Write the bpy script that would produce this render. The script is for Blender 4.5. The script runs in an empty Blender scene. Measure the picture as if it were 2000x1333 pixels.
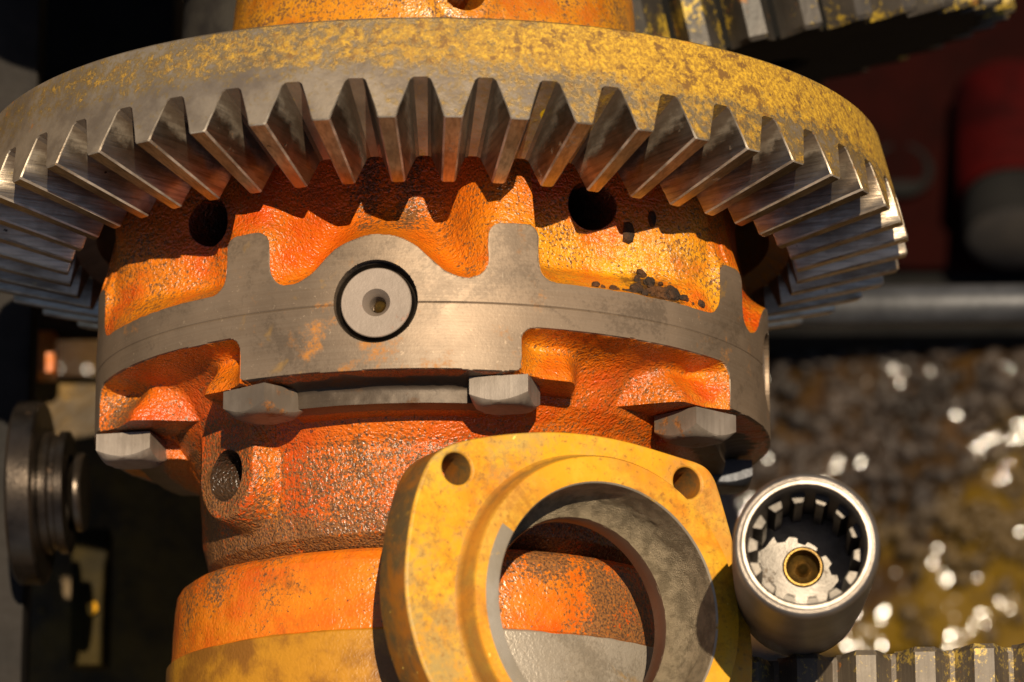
import bpy, bmesh, math, random
import numpy as np
from mathutils import Vector, Matrix

# ------------------------------------------------------------------ scale, camera, light
S = 0.2                      # 1 modelling unit = 0.2 m
sc = bpy.context.scene
col = sc.collection
R_ = math.radians

TH, ROLL, TX, TY, D = 0.24599, 0.00287, -0.15333, 0.16339, 7.75
right = Vector((1, 0, 0)); upv = Vector((0, math.cos(TH), math.sin(TH))); back = Vector((0, -math.sin(TH), math.cos(TH)))
cR = math.cos(ROLL) * right - math.sin(ROLL) * upv
cU = math.sin(ROLL) * right + math.cos(ROLL) * upv
cam_pos = cR * (-TX) + cU * (-TY) + back * D
cam = bpy.data.cameras.new('camera'); camo = bpy.data.objects.new('camera', cam); col.objects.link(camo)
M = Matrix((cR, cU, back)).transposed().to_4x4(); M.translation = cam_pos * S
camo.matrix_world = M
cam.sensor_width = 36; cam.lens = 36 * D / 2.0
cam.clip_start = 0.05; cam.clip_end = 200
cam.dof.use_dof = True; cam.dof.focus_distance = (D - 0.52) * S; cam.dof.aperture_fstop = 10.0
cam.dof.aperture_blades = 0
sc.camera = camo

L = (cR * 0.09 + cU * 0.37 + back * 0.925).normalized()
w = bpy.data.worlds.new('World'); sc.world = w; w.use_nodes = True
nt = w.node_tree; bg = nt.nodes['Background']
sky = nt.nodes.new('ShaderNodeTexSky'); sky.sky_type = 'NISHITA'; sky.sun_disc = False
sky.sun_elevation = math.asin(L.z); sky.sun_rotation = math.atan2(L.x, L.y)
sky.air_density = 0.8; sky.dust_density = 1.1; sky.ozone_density = 0.6
nt.links.new(sky.outputs[0], bg.inputs[0]); bg.inputs[1].default_value = 0.05
sun = bpy.data.lights.new('sun', 'SUN'); sun.energy = 5.0; sun.angle = R_(0.5); sun.color = (1.0, 0.85, 0.63)
suno = bpy.data.objects.new('sun', sun); col.objects.link(suno)
suno.rotation_euler = L.to_track_quat('Z', 'Y').to_euler()
vs = sc.view_settings; vs.view_transform = 'Standard'; vs.look = 'None'; vs.gamma = 1; vs.exposure = 0.32
sc.cycles.max_bounces = 6; sc.cycles.diffuse_bounces = 3; sc.cycles.glossy_bounces = 3
sc.cycles.use_denoising = True
sc.cycles.sample_clamp_indirect = 4

rng = np.random.default_rng(7); random.seed(7)

# ------------------------------------------------------------------ material helpers
class NT:
    def __init__(s, name):
        s.m = bpy.data.materials.new(name); s.m.use_nodes = True
        s.t = s.m.node_tree; s.b = s.t.nodes['Principled BSDF']
        g = s.n('ShaderNodeNewGeometry'); v = s.n('ShaderNodeVectorMath'); v.operation = 'SCALE'; v.inputs['Scale'].default_value = 1 / S
        s.l(g.outputs['Position'], v.inputs[0]); s.P = v.outputs[0]
    def n(s, k): return s.t.nodes.new(k)
    def l(s, a, b): s.t.links.new(a, b)
    def put(s, sock, v):
        if hasattr(v, 'is_output') or isinstance(v, bpy.types.NodeSocket): s.l(v, sock)
        else:
            if sock.type == 'RGBA' and len(v) == 3: v = (*v, 1)
            sock.default_value = v
    def scale(s, x, y, z):
        m = s.n('ShaderNodeVectorMath'); m.operation = 'MULTIPLY'; s.l(s.P, m.inputs[0]); m.inputs[1].default_value = (x, y, z); return m.outputs[0]
    def noise(s, scale, detail=4, rough=0.55, vec=None, dist=0.0, out='Fac'):
        n = s.n('ShaderNodeTexNoise'); s.l(vec or s.P, n.inputs['Vector'])
        n.inputs['Scale'].default_value = scale; n.inputs['Detail'].default_value = detail
        n.inputs['Roughness'].default_value = rough; n.inputs['Distortion'].default_value = dist
        return n.outputs[out]
    def ramp(s, f, a, b, smooth=True):
        n = s.n('ShaderNodeMapRange'); n.interpolation_type = 'SMOOTHSTEP' if smooth else 'LINEAR'
        s.put(n.inputs['Value'], f); n.inputs['From Min'].default_value = a; n.inputs['From Max'].default_value = b
        return n.outputs[0]
    def math(s, op, a, b=0.0):
        n = s.n('ShaderNodeMath'); n.operation = op; n.use_clamp = False
        s.put(n.inputs[0], a); s.put(n.inputs[1], b); return n.outputs[0]
    def mix(s, f, a, b):
        n = s.n('ShaderNodeMix'); n.data_type = 'RGBA'
        s.put(n.inputs[0], f); s.put(n.inputs[6], a); s.put(n.inputs[7], b); return n.outputs[2]
    def fmix(s, f, a, b):
        n = s.n('ShaderNodeMix'); n.data_type = 'FLOAT'
        s.put(n.inputs[0], f); s.put(n.inputs[2], a); s.put(n.inputs[3], b); return n.outputs[0]
    def attr(s, name):
        n = s.n('ShaderNodeAttribute'); n.attribute_name = name; return n.outputs['Fac']
    def sep(s):
        n = s.n('ShaderNodeSeparateXYZ'); s.l(s.P, n.inputs[0]); return n.outputs
    def bump(s, h, strength, dist, prev=None):
        n = s.n('ShaderNodeBump'); s.put(n.inputs['Strength'], strength); n.inputs['Distance'].default_value = dist * S
        s.l(h, n.inputs['Height'])
        if prev: s.l(prev, n.inputs['Normal'])
        return n.outputs[0]
    def done(s, color, rough, metal=0.0, normal=None, spec=None):
        s.put(s.b.inputs['Base Color'], color); s.put(s.b.inputs['Roughness'], rough); s.put(s.b.inputs['Metallic'], metal)
        if normal: s.l(normal, s.b.inputs['Normal'])
        if spec is not None: s.put(s.b.inputs['Specular IOR Level'], spec)
        return s.m

def paint_layers(t, orange=(0.62, 0.120, 0.004), red=(0.50, 0.055, 0.003), yellow=(0.72, 0.32, 0.008), bare=(0.085, 0.045, 0.025),
                 yel=None, wear=None, pebble=190, wear_base=0.0):
    """chipped paint over brown iron; yel and wear are 0..1 sockets"""
    n1 = t.noise(2.6, 5); n2 = t.noise(9, 6, 0.65); n3 = t.noise(140, 4, 0.72); n4 = t.noise(230, 2)
    c = t.mix(t.ramp(n1, 0.38, 0.62), orange, red)
    yf = t.math('MULTIPLY', t.ramp(t.math('ADD', t.math('MULTIPLY', n2, 0.7), t.math('MULTIPLY', n3, 0.3)), 0.36, 0.6), yel if yel is not None else 0.25)
    c = t.mix(yf, c, yellow)
    thr = t.math('ADD', t.math('MULTIPLY', n3, 0.70), t.math('MULTIPLY', n2, 0.30))
    wv = t.math('ADD', thr, t.math('MULTIPLY', wear, 0.30) if wear is not None else wear_base)
    wf = t.ramp(wv, 0.60, 0.67)
    cb = t.mix(t.ramp(n4, 0.35, 0.6), bare, (0.26, 0.105, 0.030))
    c = t.mix(wf, c, cb)
    sp = t.ramp(t.noise(105, 3, 0.6), 0.66, 0.72)
    c = t.mix(t.math('MULTIPLY', sp, 0.8), c, (0.03, 0.022, 0.018))
    gm = t.ramp(t.math('ADD', t.math('MULTIPLY', t.noise(4.2, 6, 0.72, dist=0.5), 0.75), t.math('MULTIPLY', n3, 0.25)), 0.50, 0.64)
    c = t.mix(t.math('MULTIPLY', gm, 0.62), c, (0.15, 0.055, 0.012))
    rough = t.fmix(wf, t.fmix(n2, 0.25, 0.40), 0.30)
    vo = t.n('ShaderNodeTexVoronoi'); vo.feature = 'SMOOTH_F1'; vo.inputs['Scale'].default_value = pebble * 0.85; vo.inputs['Smoothness'].default_value = 0.6
    wp = t.n('ShaderNodeVectorMath'); wp.operation = 'ADD'; wn = t.noise(60, 2, out='Color'); ws = t.n('ShaderNodeVectorMath'); ws.operation = 'SCALE'; ws.inputs['Scale'].default_value = 0.02
    t.l(wn, ws.inputs[0]); t.l(ws.outputs[0], wp.inputs[0]); t.l(t.P, wp.inputs[1]); t.l(wp.outputs[0], vo.inputs['Vector'])
    h = t.math('ADD', t.math('SUBTRACT', 1.0, vo.outputs['Distance']), t.math('MULTIPLY', t.noise(pebble * 1.4, 2), 0.5))
    return c, rough, h, wf

def machined_layers(t, base=(0.235, 0.165, 0.108), rust=(0.42, 0.16, 0.02), lines=(4, 260, 4), rust_lo=0.62, dark=(0.14, 0.098, 0.064)):
    ln = t.noise(1.0, 3, 0.6, t.scale(*lines)); n1 = t.noise(3.2, 5, 0.6); n2 = t.noise(14, 6, 0.7); n3 = t.noise(130, 3, 0.7)
    c = t.mix(t.ramp(n1, 0.35, 0.7), base, dark)
    c = t.mix(t.math('MULTIPLY', t.ramp(ln, 0.3, 0.7), 0.12), c, (0.34, 0.27, 0.20))
    rf = t.ramp(t.math('ADD', t.math('MULTIPLY', n2, 0.6), t.math('MULTIPLY', n1, 0.4)), rust_lo, rust_lo + 0.10)
    rf = t.math('MULTIPLY', rf, t.ramp(n3, 0.3, 0.6))
    c = t.mix(t.math('MULTIPLY', rf, 0.75), c, rust)
    c = t.mix(t.math('MULTIPLY', t.ramp(n3, 0.62, 0.72), 0.5), c, (0.45, 0.33, 0.22))
    st = t.ramp(t.math('ADD', t.math('MULTIPLY', t.noise(5.5, 5, 0.7, dist=0.6), 0.7), t.math('MULTIPLY', n3, 0.3)), 0.50, 0.60)
    c = t.mix(t.math('MULTIPLY', st, 0.45), c, tuple(x * 0.5 for x in dark))
    scr = t.ramp(t.noise(1.0, 2, 0.5, t.scale(130, 9, 130)), 0.70, 0.74)
    c = t.mix(t.math('MULTIPLY', t.math('MULTIPLY', scr, t.ramp(t.noise(4, 3), 0.5, 0.65)), 0.55), c, (0.45, 0.38, 0.29))
    c = t.mix(t.math('MULTIPLY', t.ramp(t.noise(9, 4, 0.6, dist=0.5), 0.62, 0.70), 0.5), c, (0.42, 0.22, 0.03))
    rough = t.fmix(rf, t.fmix(n2, 0.42, 0.58), 0.8)
    return c, rough, ln, rf

def mat_case():
    t = NT('cast_case')
    pc, pr, ph, wf = paint_layers(t, yel=t.attr('yellow'), wear=t.attr('wear'))
    mc, mr, ml, rf = machined_layers(t, rust=(0.55, 0.20, 0.015), rust_lo=0.56)
    edge = t.math('ADD', t.attr('mach'), t.math('MULTIPLY', t.math('SUBTRACT', t.noise(60, 4, 0.7), 0.5), 0.35))
    f = t.ramp(edge, 0.4, 0.55)
    so = t.ramp(t.math('ADD', t.attr('soot'), t.math('MULTIPLY', t.math('SUBTRACT', t.noise(45, 5, 0.75), 0.5), 1.6)), 0.42, 0.85)
    pc = t.mix(t.math('MULTIPLY', so, t.math('MULTIPLY', t.math('GREATER_THAN', t.attr('soot'), 0.02), 0.9)), pc, (0.055, 0.026, 0.010))
    c = t.mix(t.attr('oil_hole_shade'), t.mix(f, pc, mc), (0.022, 0.016, 0.012)); r = t.fmix(f, pr, mr); met = t.math('MULTIPLY', f, 0.40)  # near-black tone stands for shade inside the holes; on the lip it is oil
    h = t.fmix(f, ph, t.math('ADD', t.math('MULTIPLY', ml, 0.05), t.math('MULTIPLY', t.noise(200, 2), 0.08)))
    return t.done(c, r, met, t.bump(h, 0.6, 0.005), t.fmix(f, 0.5, 0.35))

def mat_paint(name, wear_base=0.0, yel=0.25, strength=0.45, pebble=190, **k):
    t = NT(name); c, r, h, wf = paint_layers(t, wear_base=wear_base, yel=yel, pebble=pebble, **k)
    return t.done(c, r, 0.0, t.bump(h, strength, 0.005))

def mat_band():
    # ring gear back cone: grey steel flecked with yellow film and brown rust
    t = NT('rusted_gear_steel')
    n1 = t.noise(1.7, 4); n2 = t.noise(52, 5, 0.78); n3 = t.noise(135, 4, 0.72); n4 = t.noise(9, 5, 0.65)
    steel = t.mix(t.ramp(n4, 0.35, 0.65), (0.37, 0.29, 0.205), (0.21, 0.16, 0.115))
    band = t.attr('band')
    cov = t.math('ADD', t.math('MULTIPLY', n2, 0.50), t.math('ADD', t.math('MULTIPLY', n3, 0.28), t.math('MULTIPLY', n1, 0.22)))
    cov = t.math('ADD', cov, t.math('MULTIPLY', t.math('SUBTRACT', band, 0.5), 0.22))
    xs = t.sep()[0]
    cov = t.math('ADD', cov, t.math('MULTIPLY', t.math('SUBTRACT', t.ramp(xs, -0.75, 0.55), 0.55), 0.16))
    yf = t.ramp(cov, 0.470, 0.56)
    yc = t.mix(t.ramp(n3, 0.36, 0.60), (0.60, 0.34, 0.022), (0.30, 0.155, 0.016))
    yc = t.mix(t.ramp(t.noise(44, 5, 0.75), 0.51, 0.61), yc, (0.17, 0.080, 0.014))
    halo = t.math('MULTIPLY', t.ramp(cov, 0.40, 0.49), 0.8)
    steel = t.mix(halo, steel, t.mix(t.ramp(n3, 0.35, 0.6), (0.22, 0.125, 0.03), (0.30, 0.20, 0.07)))
    c = t.mix(yf, steel, yc)
    pa = t.ramp(t.noise(11, 2, 0.4), 0.735, 0.75); c = t.mix(pa, c, (0.9, 0.62, 0.01))
    ora = t.ramp(t.noise(16, 3, 0.5), 0.70, 0.74); c = t.mix(t.math('MULTIPLY', ora, band), c, (0.62, 0.22, 0.015))
    h = t.math('ADD', t.math('MULTIPLY', yf, 0.35), t.math('MULTIPLY', n3, 0.4))
    return t.done(c, t.fmix(yf, 0.40, 0.62), t.fmix(yf, 0.6, 0.0), t.bump(h, 0.5, 0.004))

def mat_tooth():
    t = NT('tooth_steel')
    o = t.n('ShaderNodeTexCoord'); ob = t.n('ShaderNodeVectorMath'); ob.operation = 'MULTIPLY'
    ob.inputs[1].default_value = (420 / S, 420 / S, 2 / S)   # grinding lines run along the tooth
    t.l(o.outputs['Object'], ob.inputs[0])
    oi = t.n('ShaderNodeObjectInfo'); ad = t.n('ShaderNodeVectorMath'); ad.operation = 'ADD'
    t.l(ob.outputs[0], ad.inputs[0])
    cm = t.n('ShaderNodeCombineXYZ'); t.l(t.math('MULTIPLY', oi.outputs['Random'], 40), cm.inputs[0]); t.l(t.math('MULTIPLY', oi.outputs['Random'], 71), cm.inputs[2])
    t.l(cm.outputs[0], ad.inputs[1])
    ln = t.noise(0.35, 4, 0.7, ad.outputs[0]); n1 = t.noise(6, 5, 0.6); n2 = t.noise(60, 4, 0.7); n3 = t.noise(22, 5, 0.7)
    c = t.mix(t.ramp(n1, 0.35, 0.68), (0.60, 0.50, 0.38), (0.24, 0.175, 0.115))
    c = t.mix(t.math('MULTIPLY', t.ramp(ln, 0.42, 0.62), 0.45), c, (0.13, 0.095, 0.07))
    rf = t.ramp(t.math('ADD', t.math('MULTIPLY', n3, 0.65), t.math('MULTIPLY', n2, 0.35)), 0.60, 0.68)
    c = t.mix(t.math('MULTIPLY', rf, 0.8), c, (0.30, 0.13, 0.025))
    c = t.mix(t.ramp(t.noise(85, 3, 0.6), 0.70, 0.75), c, (0.5, 0.36, 0.16))
    c = t.mix(t.ramp(t.noise(34, 3, 0.6), 0.72, 0.75), c, (0.04, 0.028, 0.02))
    grease_shade = t.math('MULTIPLY', t.ramp(t.math('ADD', t.attr('root'), t.math('MULTIPLY', t.math('SUBTRACT', n3, 0.5), 0.9)), 0.30, 0.80), 0.9)
    c = t.mix(grease_shade, c, (0.050, 0.032, 0.020))  # root grease, made darker to carry the shade between the teeth
    h = t.math('ADD', t.math('MULTIPLY', ln, 0.6), t.math('MULTIPLY', n2, 0.3))
    return t.done(c, t.fmix(rf, t.fmix(n1, 0.26, 0.40), 0.7), t.fmix(t.math('MAXIMUM', rf, grease_shade), 1.0, 0.1), t.bump(h, 0.35, 0.003))

def mat_steel(name, base, dark, rust, rust_lo=0.6, metal=0.6, rough=0.38, lines=(8, 8, 8), bump=0.3, sc_=1.0, fleck=None):
    t = NT(name)
    n1 = t.noise(4 * sc_, 5, 0.6); n2 = t.noise(20 * sc_, 5, 0.7); n3 = t.noise(90 * sc_, 3, 0.7); ln = t.noise(1.0, 3, 0.6, t.scale(*lines))
    c = t.mix(t.ramp(n1, 0.35, 0.65), base, dark)
    c = t.mix(t.math('MULTIPLY', t.ramp(ln, 0.4, 0.65), 0.35), c, dark)
    rf = t.ramp(t.math('ADD', t.math('MULTIPLY', n2, 0.6), t.math('MULTIPLY', n1, 0.4)), rust_lo, rust_lo + 0.08)
    c = t.mix(rf, c, t.mix(t.ramp(n3, 0.4, 0.6), rust, tuple(x * 0.4 for x in rust)))
    if fleck:
        ff = t.ramp(t.math('ADD', t.math('MULTIPLY', t.noise(5.5, 4, 0.6), 0.6), t.math('MULTIPLY', n3, 0.4)), 0.52, 0.60); c = t.mix(ff, c, fleck)
    h = t.math('ADD', t.math('MULTIPLY', n3, 0.5), t.math('MULTIPLY', ln, 0.5))
    return t.done(c, t.fmix(rf, t.fmix(n2, rough, rough + 0.14), 0.7), t.fmix(rf, metal, 0.0), t.bump(h, bump, 0.004))

def mat_retainer():
    t = NT('yellow_primer')
    n1 = t.noise(3.2, 5, 0.6); n2 = t.noise(14, 6, 0.7); n3 = t.noise(85, 4, 0.7); n4 = t.noise(6, 5, 0.65, dist=0.4)
    c = t.mix(t.ramp(n1, 0.36, 0.62), (0.66, 0.31, 0.008), (0.58, 0.19, 0.006))
    c = t.mix(t.math('MULTIPLY', t.ramp(n2, 0.42, 0.68), 0.7), c, (0.68, 0.39, 0.025))
    g = t.ramp(t.math('ADD', t.math('MULTIPLY', n4, 0.7), t.math('MULTIPLY', n3, 0.3)), 0.50, 0.60)
    ga = t.math('MULTIPLY', t.ramp(t.math('ADD', t.math('MULTIPLY', n4, 0.7), t.math('MULTIPLY', n3, 0.3)), 0.42, 0.58), t.attr('grey'))
    c = t.mix(t.math('MULTIPLY', ga, 0.85), c, (0.33, 0.235, 0.085))
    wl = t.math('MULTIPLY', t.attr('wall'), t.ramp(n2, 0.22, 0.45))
    c = t.mix(wl, c, t.mix(t.ramp(n4, 0.42, 0.58), (0.10, 0.065, 0.025), (0.30, 0.10, 0.008)))  # side walls: brown grime, with their grazing-light dimness put into the colour
    c = t.mix(t.math('MULTIPLY', t.ramp(n3, 0.58, 0.70), 0.6), c, (0.27, 0.11, 0.012))
    c = t.mix(t.ramp(t.noise(40, 3, 0.6), 0.71, 0.74), c, (0.9, 0.62, 0.12))
    gm = t.ramp(t.math('ADD', t.math('MULTIPLY', t.noise(5.0, 6, 0.75, dist=0.7), 0.7), t.math('MULTIPLY', n3, 0.3)), 0.49, 0.63)
    c = t.mix(t.math('MULTIPLY', gm, 0.55), c, (0.26, 0.105, 0.010))
    h = t.math('ADD', t.math('MULTIPLY', n3, 0.6), t.math('MULTIPLY', n2, 0.6))
    return t.done(c, t.fmix(n2, 0.34, 0.55), 0.0, t.bump(h, 0.3, 0.004))

def mat_drum():
    t = NT('drum_paint')
    c, r, h, wf = paint_layers(t, wear=t.math('MULTIPLY', t.ramp(t.noise(2.3, 3, 0.5), 0.40, 0.68), 0.85), yel=0.35, pebble=170)
    t2c = t.mix(t.ramp(t.noise(8, 5, 0.65), 0.40, 0.62), (0.22, 0.085, 0.008), (0.44, 0.19, 0.010))
    mc, mr, ml, rf = machined_layers(t, base=(0.36, 0.31, 0.25), dark=(0.27, 0.22, 0.16), rust=(0.5, 0.24, 0.02), rust_lo=0.60)
    xyz = t.sep()
    side = t.ramp(t.math('ADD', xyz[0], t.math('MULTIPLY', t.math('SUBTRACT', t.noise(5, 4), 0.5), 0.25)), 0.0, 0.10)   # yellow film left, bare steel right
    low = t.mix(side, t2c, mc)
    f = t.ramp(t.math('ADD', t.attr('mach'), t.math('MULTIPLY', t.math('SUBTRACT', t.noise(45, 4, 0.7), 0.5), 0.5)), 0.4, 0.55)
    c = t.mix(f, c, low)
    return t.done(c, t.fmix(f, r, 0.42), t.math('MULTIPLY', t.math('MULTIPLY', f, side), 0.3), t.bump(t.fmix(f, h, t.math('MULTIPLY', h, 0.5)), 0.35, 0.004))

def mat_ground():
    t = NT('wet_ground')
    n1 = t.noise(0.9, 5, 0.6); n2 = t.noise(7, 6, 0.7); n3 = t.noise(22, 4, 0.6)
    c = t.mix(t.ramp(n2, 0.35, 0.65), (0.048, 0.024, 0.006), (0.024, 0.013, 0.005))
    c = t.mix(t.ramp(t.noise(1.6, 4, 0.6), 0.48, 0.58), c, (0.105, 0.060, 0.005))
    h = t.math('ADD', t.math('MULTIPLY', n2, 1.0), t.math('MULTIPLY', n3, 0.5))
    return t.done(c, t.fmix(t.ramp(n1, 0.35, 0.6), 0.06, 0.14), 0.0, t.bump(t.math('ADD', t.noise(25, 0, 0.5), t.math('MULTIPLY', t.noise(60, 0, 0.5), 0.10)), 1.0, 0.0098), 0.40)

def mat_stone():
    t = NT('wet_stone')
    n1 = t.noise(4, 4, 0.6); n2 = t.noise(30, 4, 0.7)
    c = t.mix(t.ramp(n1, 0.35, 0.65), (0.044, 0.030, 0.021), (0.020, 0.014, 0.010))
    c = t.mix(t.ramp(t.noise(1.6, 4, 0.6), 0.50, 0.60), c, (0.07, 0.042, 0.012))
    return t.done(c, t.fmix(n1, 0.42, 0.6), 0.0, t.bump(n2, 0.7, 0.012), 0.32)

def mat_plain(name, c1, c2, rough, metal=0.0, scale=6, bump=0.2, spec=0.5):
    t = NT(name); n1 = t.noise(scale, 5, 0.65); n2 = t.noise(scale * 9, 4, 0.7)
    c = t.mix(t.ramp(n1, 0.38, 0.64), c1, c2); c = t.mix(t.math('MULTIPLY', t.ramp(n2, 0.6, 0.72), 0.5), c, tuple(min(1, x * 1.7) for x in c2))
    return t.done(c, t.fmix(n2, rough, min(1, rough + 0.2)), metal, t.bump(n2, bump, 0.005), spec)

MT = dict(case=mat_case(), band=mat_band(), tooth=mat_tooth(), retainer=mat_retainer(), drum=mat_drum(), ground=mat_ground(), stone=mat_stone())
MT['neck'] = mat_paint('neck_paint', wear_base=0.10, yel=0.6, orange=(0.54, 0.17, 0.006), red=(0.40, 0.085, 0.004), yellow=(0.64, 0.32, 0.012), strength=0.25, pebble=190)
MT['bolt'] = mat_steel('bolt_steel', (0.30, 0.245, 0.195), (0.14, 0.108, 0.08), (0.26, 0.10, 0.022), 0.56, 0.30, 0.42, (90, 6, 90), 0.2)
MT['bolt_black'] = mat_steel('dark_bolt_steel', (0.05, 0.055, 0.065), (0.03, 0.03, 0.035), (0.1, 0.05, 0.02), 0.66, 0.5, 0.36, (60, 6, 60))  # darker steel for the outermost bolt on the right
MT['pin'] = mat_steel('pin_face', (0.24, 0.185, 0.145), (0.19, 0.145, 0.11), (0.33, 0.19, 0.13), 0.55, 0.2, 0.46, (40, 40, 40), 0.2, 1.6)
MT['pin_dark'] = mat_plain('pin_groove', (0.045, 0.032, 0.022), (0.02, 0.015, 0.012), 0.35, 0.5, 30)
MT['rack'] = mat_steel('rack_steel', (0.115, 0.088, 0.060), (0.055, 0.040, 0.028), (0.34, 0.12, 0.015), 0.55, 0.25, 0.46, (160, 3, 160), 0.35, 1.0, fleck=(0.40, 0.27, 0.05))
MT['spur'] = mat_steel('spur_steel', (0.075, 0.062, 0.05), (0.035, 0.03, 0.025), (0.40, 0.15, 0.015), 0.57, 0.3, 0.42, (90, 4, 90), 0.35, 1.0, fleck=(0.44, 0.29, 0.03))
MT['sleeve'] = mat_steel('sleeve_steel', (0.10, 0.075, 0.055), (0.06, 0.045, 0.033), (0.15, 0.07, 0.02), 0.68, 0.35, 0.42, (6, 6, 120), 0.15, 1.4)
MT['bright'] = mat_steel('bright_steel', (0.40, 0.34, 0.28), (0.20, 0.165, 0.135), (0.20, 0.12, 0.05), 0.62, 0.85, 0.30, (30, 30, 30), 0.25, 1.6)
MT['inner'] = mat_steel('inner_spline', (0.10, 0.085, 0.07), (0.04, 0.034, 0.028), (0.09, 0.055, 0.02), 0.60, 0.7, 0.36, (40, 40, 5), 0.25, 1.6)
MT['hubsteel'] = mat_steel('hub_steel', (0.10, 0.076, 0.056), (0.032, 0.024, 0.018), (0.10, 0.045, 0.012), 0.58, 0.85, 0.22, (4, 4, 4), 0.25, 1.6)
MT['floorsteel'] = mat_steel('sleeve_floor_steel', (0.24, 0.21, 0.18), (0.11, 0.095, 0.08), (0.13, 0.08, 0.04), 0.58, 0.6, 0.38, (30, 30, 30), 0.35, 2.2)
MT['wornedge'] = mat_steel('worn_edge', (0.62, 0.52, 0.40), (0.24, 0.185, 0.13), (0.30, 0.14, 0.03), 0.58, 0.6, 0.40, (30, 30, 30), 0.3, 4.0)
MT['brass'] = mat_plain('oily_brass', (0.17, 0.10, 0.02), (0.07, 0.04, 0.010), 0.25, 0.8, 20)
MT['castgrey'] = mat_plain('rough_bore', (0.30, 0.235, 0.15), (0.17, 0.13, 0.08), 0.32, 0.5, 40, 0.9)
MT['borebrown'] = mat_steel('bore_brown', (0.10, 0.048, 0.026), (0.06, 0.03, 0.018), (0.14, 0.06, 0.02), 0.64, 0.35, 0.34, (5, 5, 5), 0.2)
MT['rimsteel'] = mat_steel('rim_steel', (0.50, 0.43, 0.34), (0.36, 0.29, 0.2), (0.7, 0.36, 0.02), 0.56, 0.5, 0.34, (20, 20, 20), 0.2, 1.2)
MT['black'] = mat_plain('black_steel', (0.006, 0.0055, 0.005), (0.010, 0.009, 0.008), 0.75, 0.0, 5, spec=0.08)
MT['deck'] = mat_plain('deck_steel', (0.04, 0.022, 0.004), (0.16, 0.085, 0.008), 0.42, 0.0, 3, 1.0, spec=0.3)
MT['collar'] = mat_plain('dark_collar', (0.035, 0.030, 0.024), (0.018, 0.015, 0.013), 0.55, 0.1, 9, spec=0.2)
MT['greybar'] = mat_plain('grey_bar', (0.020, 0.016, 0.013), (0.011, 0.009, 0.0075), 0.6, 0.0, 5, spec=0.15)
MT['olive'] = mat_plain('olive_paint', (0.030, 0.019, 0.0015), (0.012, 0.008, 0.001), 0.6, 0.0, 4, spec=0.12)
MT['darkred'] = mat_plain('dark_red_paint', (0.010, 0.0012, 0.0007), (0.006, 0.001, 0.0007), 0.8, 0.0, 4, spec=0.04)
MT['red'] = mat_plain('red_paint', (0.030, 0.0008, 0.0005), (0.012, 0.0004, 0.0003), 0.7, 0.0, 4, spec=0.05)
MT['cream'] = mat_plain('dusty_cream', (0.026, 0.019, 0.013), (0.016, 0.012, 0.009), 0.7, 0.0, 6)
MT['pale'] = mat_plain('pale_steel', (0.085, 0.085, 0.09), (0.04, 0.04, 0.044), 0.36, 0.5, 3)
MT['orange'] = mat_paint('orange_block', 0.0, 0.2)
MT['flake'] = mat_plain('rust_flake', (0.030, 0.019, 0.012), (0.11, 0.045, 0.014), 0.7, 0.0, 25, 0.9, spec=0.3)

# ------------------------------------------------------------------ mesh helpers (coordinates in units, scaled by S)
def tag(o, label=None, cat=None, group=None, kind=None):
    for k, v in (('label', label), ('category', cat), ('group', group), ('kind', kind)):
        if v: o[k] = v
    return o

def empty(name, loc, label, cat, group=None):
    o = bpy.data.objects.new(name, None); col.objects.link(o); o.location = Vector(loc) * S; o.empty_display_size = 0.02
    return tag(o, label, cat, group)

def build(name, V, F, mats, parent=None, smooth=True, sharp=32, fmat=None, attrs=None, world=True):
    V = np.asarray(V, dtype=np.float64)
    me = bpy.data.meshes.new(name); me.from_pydata((V * S).tolist(), [], F if isinstance(F, list) else F.tolist()); me.validate()
    for m in (mats if isinstance(mats, (list, tuple)) else [mats]): me.materials.append(m)
    if fmat is not None: me.polygons.foreach_set('material_index', np.asarray(fmat, dtype=np.int32))
    if attrs:
        for k, a in attrs.items():
            at = me.attributes.new(k, 'FLOAT', 'POINT'); at.data.foreach_set('value', np.asarray(a, dtype=np.float32))
    if smooth:
        me.shade_smooth()
        if sharp: me.set_sharp_from_angle(angle=R_(sharp))
    o = bpy.data.objects.new(name, me); col.objects.link(o)
    put(o, parent, world)
    return o

def wloc(o):
    p = Vector((0, 0, 0))
    while o: p = p + o.location; o = o.parent
    return p

def put(o, parent, world=True):
    if parent:
        o.parent = parent
        if world: o.location = -wloc(parent)

def frame(origin, axis, upish=(0, 1, 0)):
    """matrix whose local Z is axis"""
    z = Vector(axis).normalized(); x = Vector(upish).cross(z).normalized(); y = z.cross(x)
    m = Matrix((x, y, z)).transposed().to_4x4(); m.translation = Vector(origin); return m

def xf(V, m):
    V = np.asarray(V); A = np.array(m); return V @ A[:3, :3].T + A[:3, 3]

def lathe(prof, seg=96, m=None, a0=0.0, a1=None, close=False):
    """prof list of (r,z) ; returns V,F around local Z"""
    full = a1 is None; n = seg if full else seg + 1
    an = np.linspace(a0, (a0 + 2 * math.pi) if full else a1, seg + 1)[:n]
    V = []; F = []
    for r, z in prof: V.append(np.stack([r * np.cos(an), r * np.sin(an), np.full(n, z)], 1))
    V = np.concatenate(V)
    k = len(prof); rows = range(k if close else k - 1)
    for i in rows:
        j = (i + 1) % k
        for a in range(seg):
            b = (a + 1) % n
            F.append((i * n + a, i * n + b, j * n + b, j * n + a))
    return (xf(V, m) if m is not None else V), F

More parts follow.
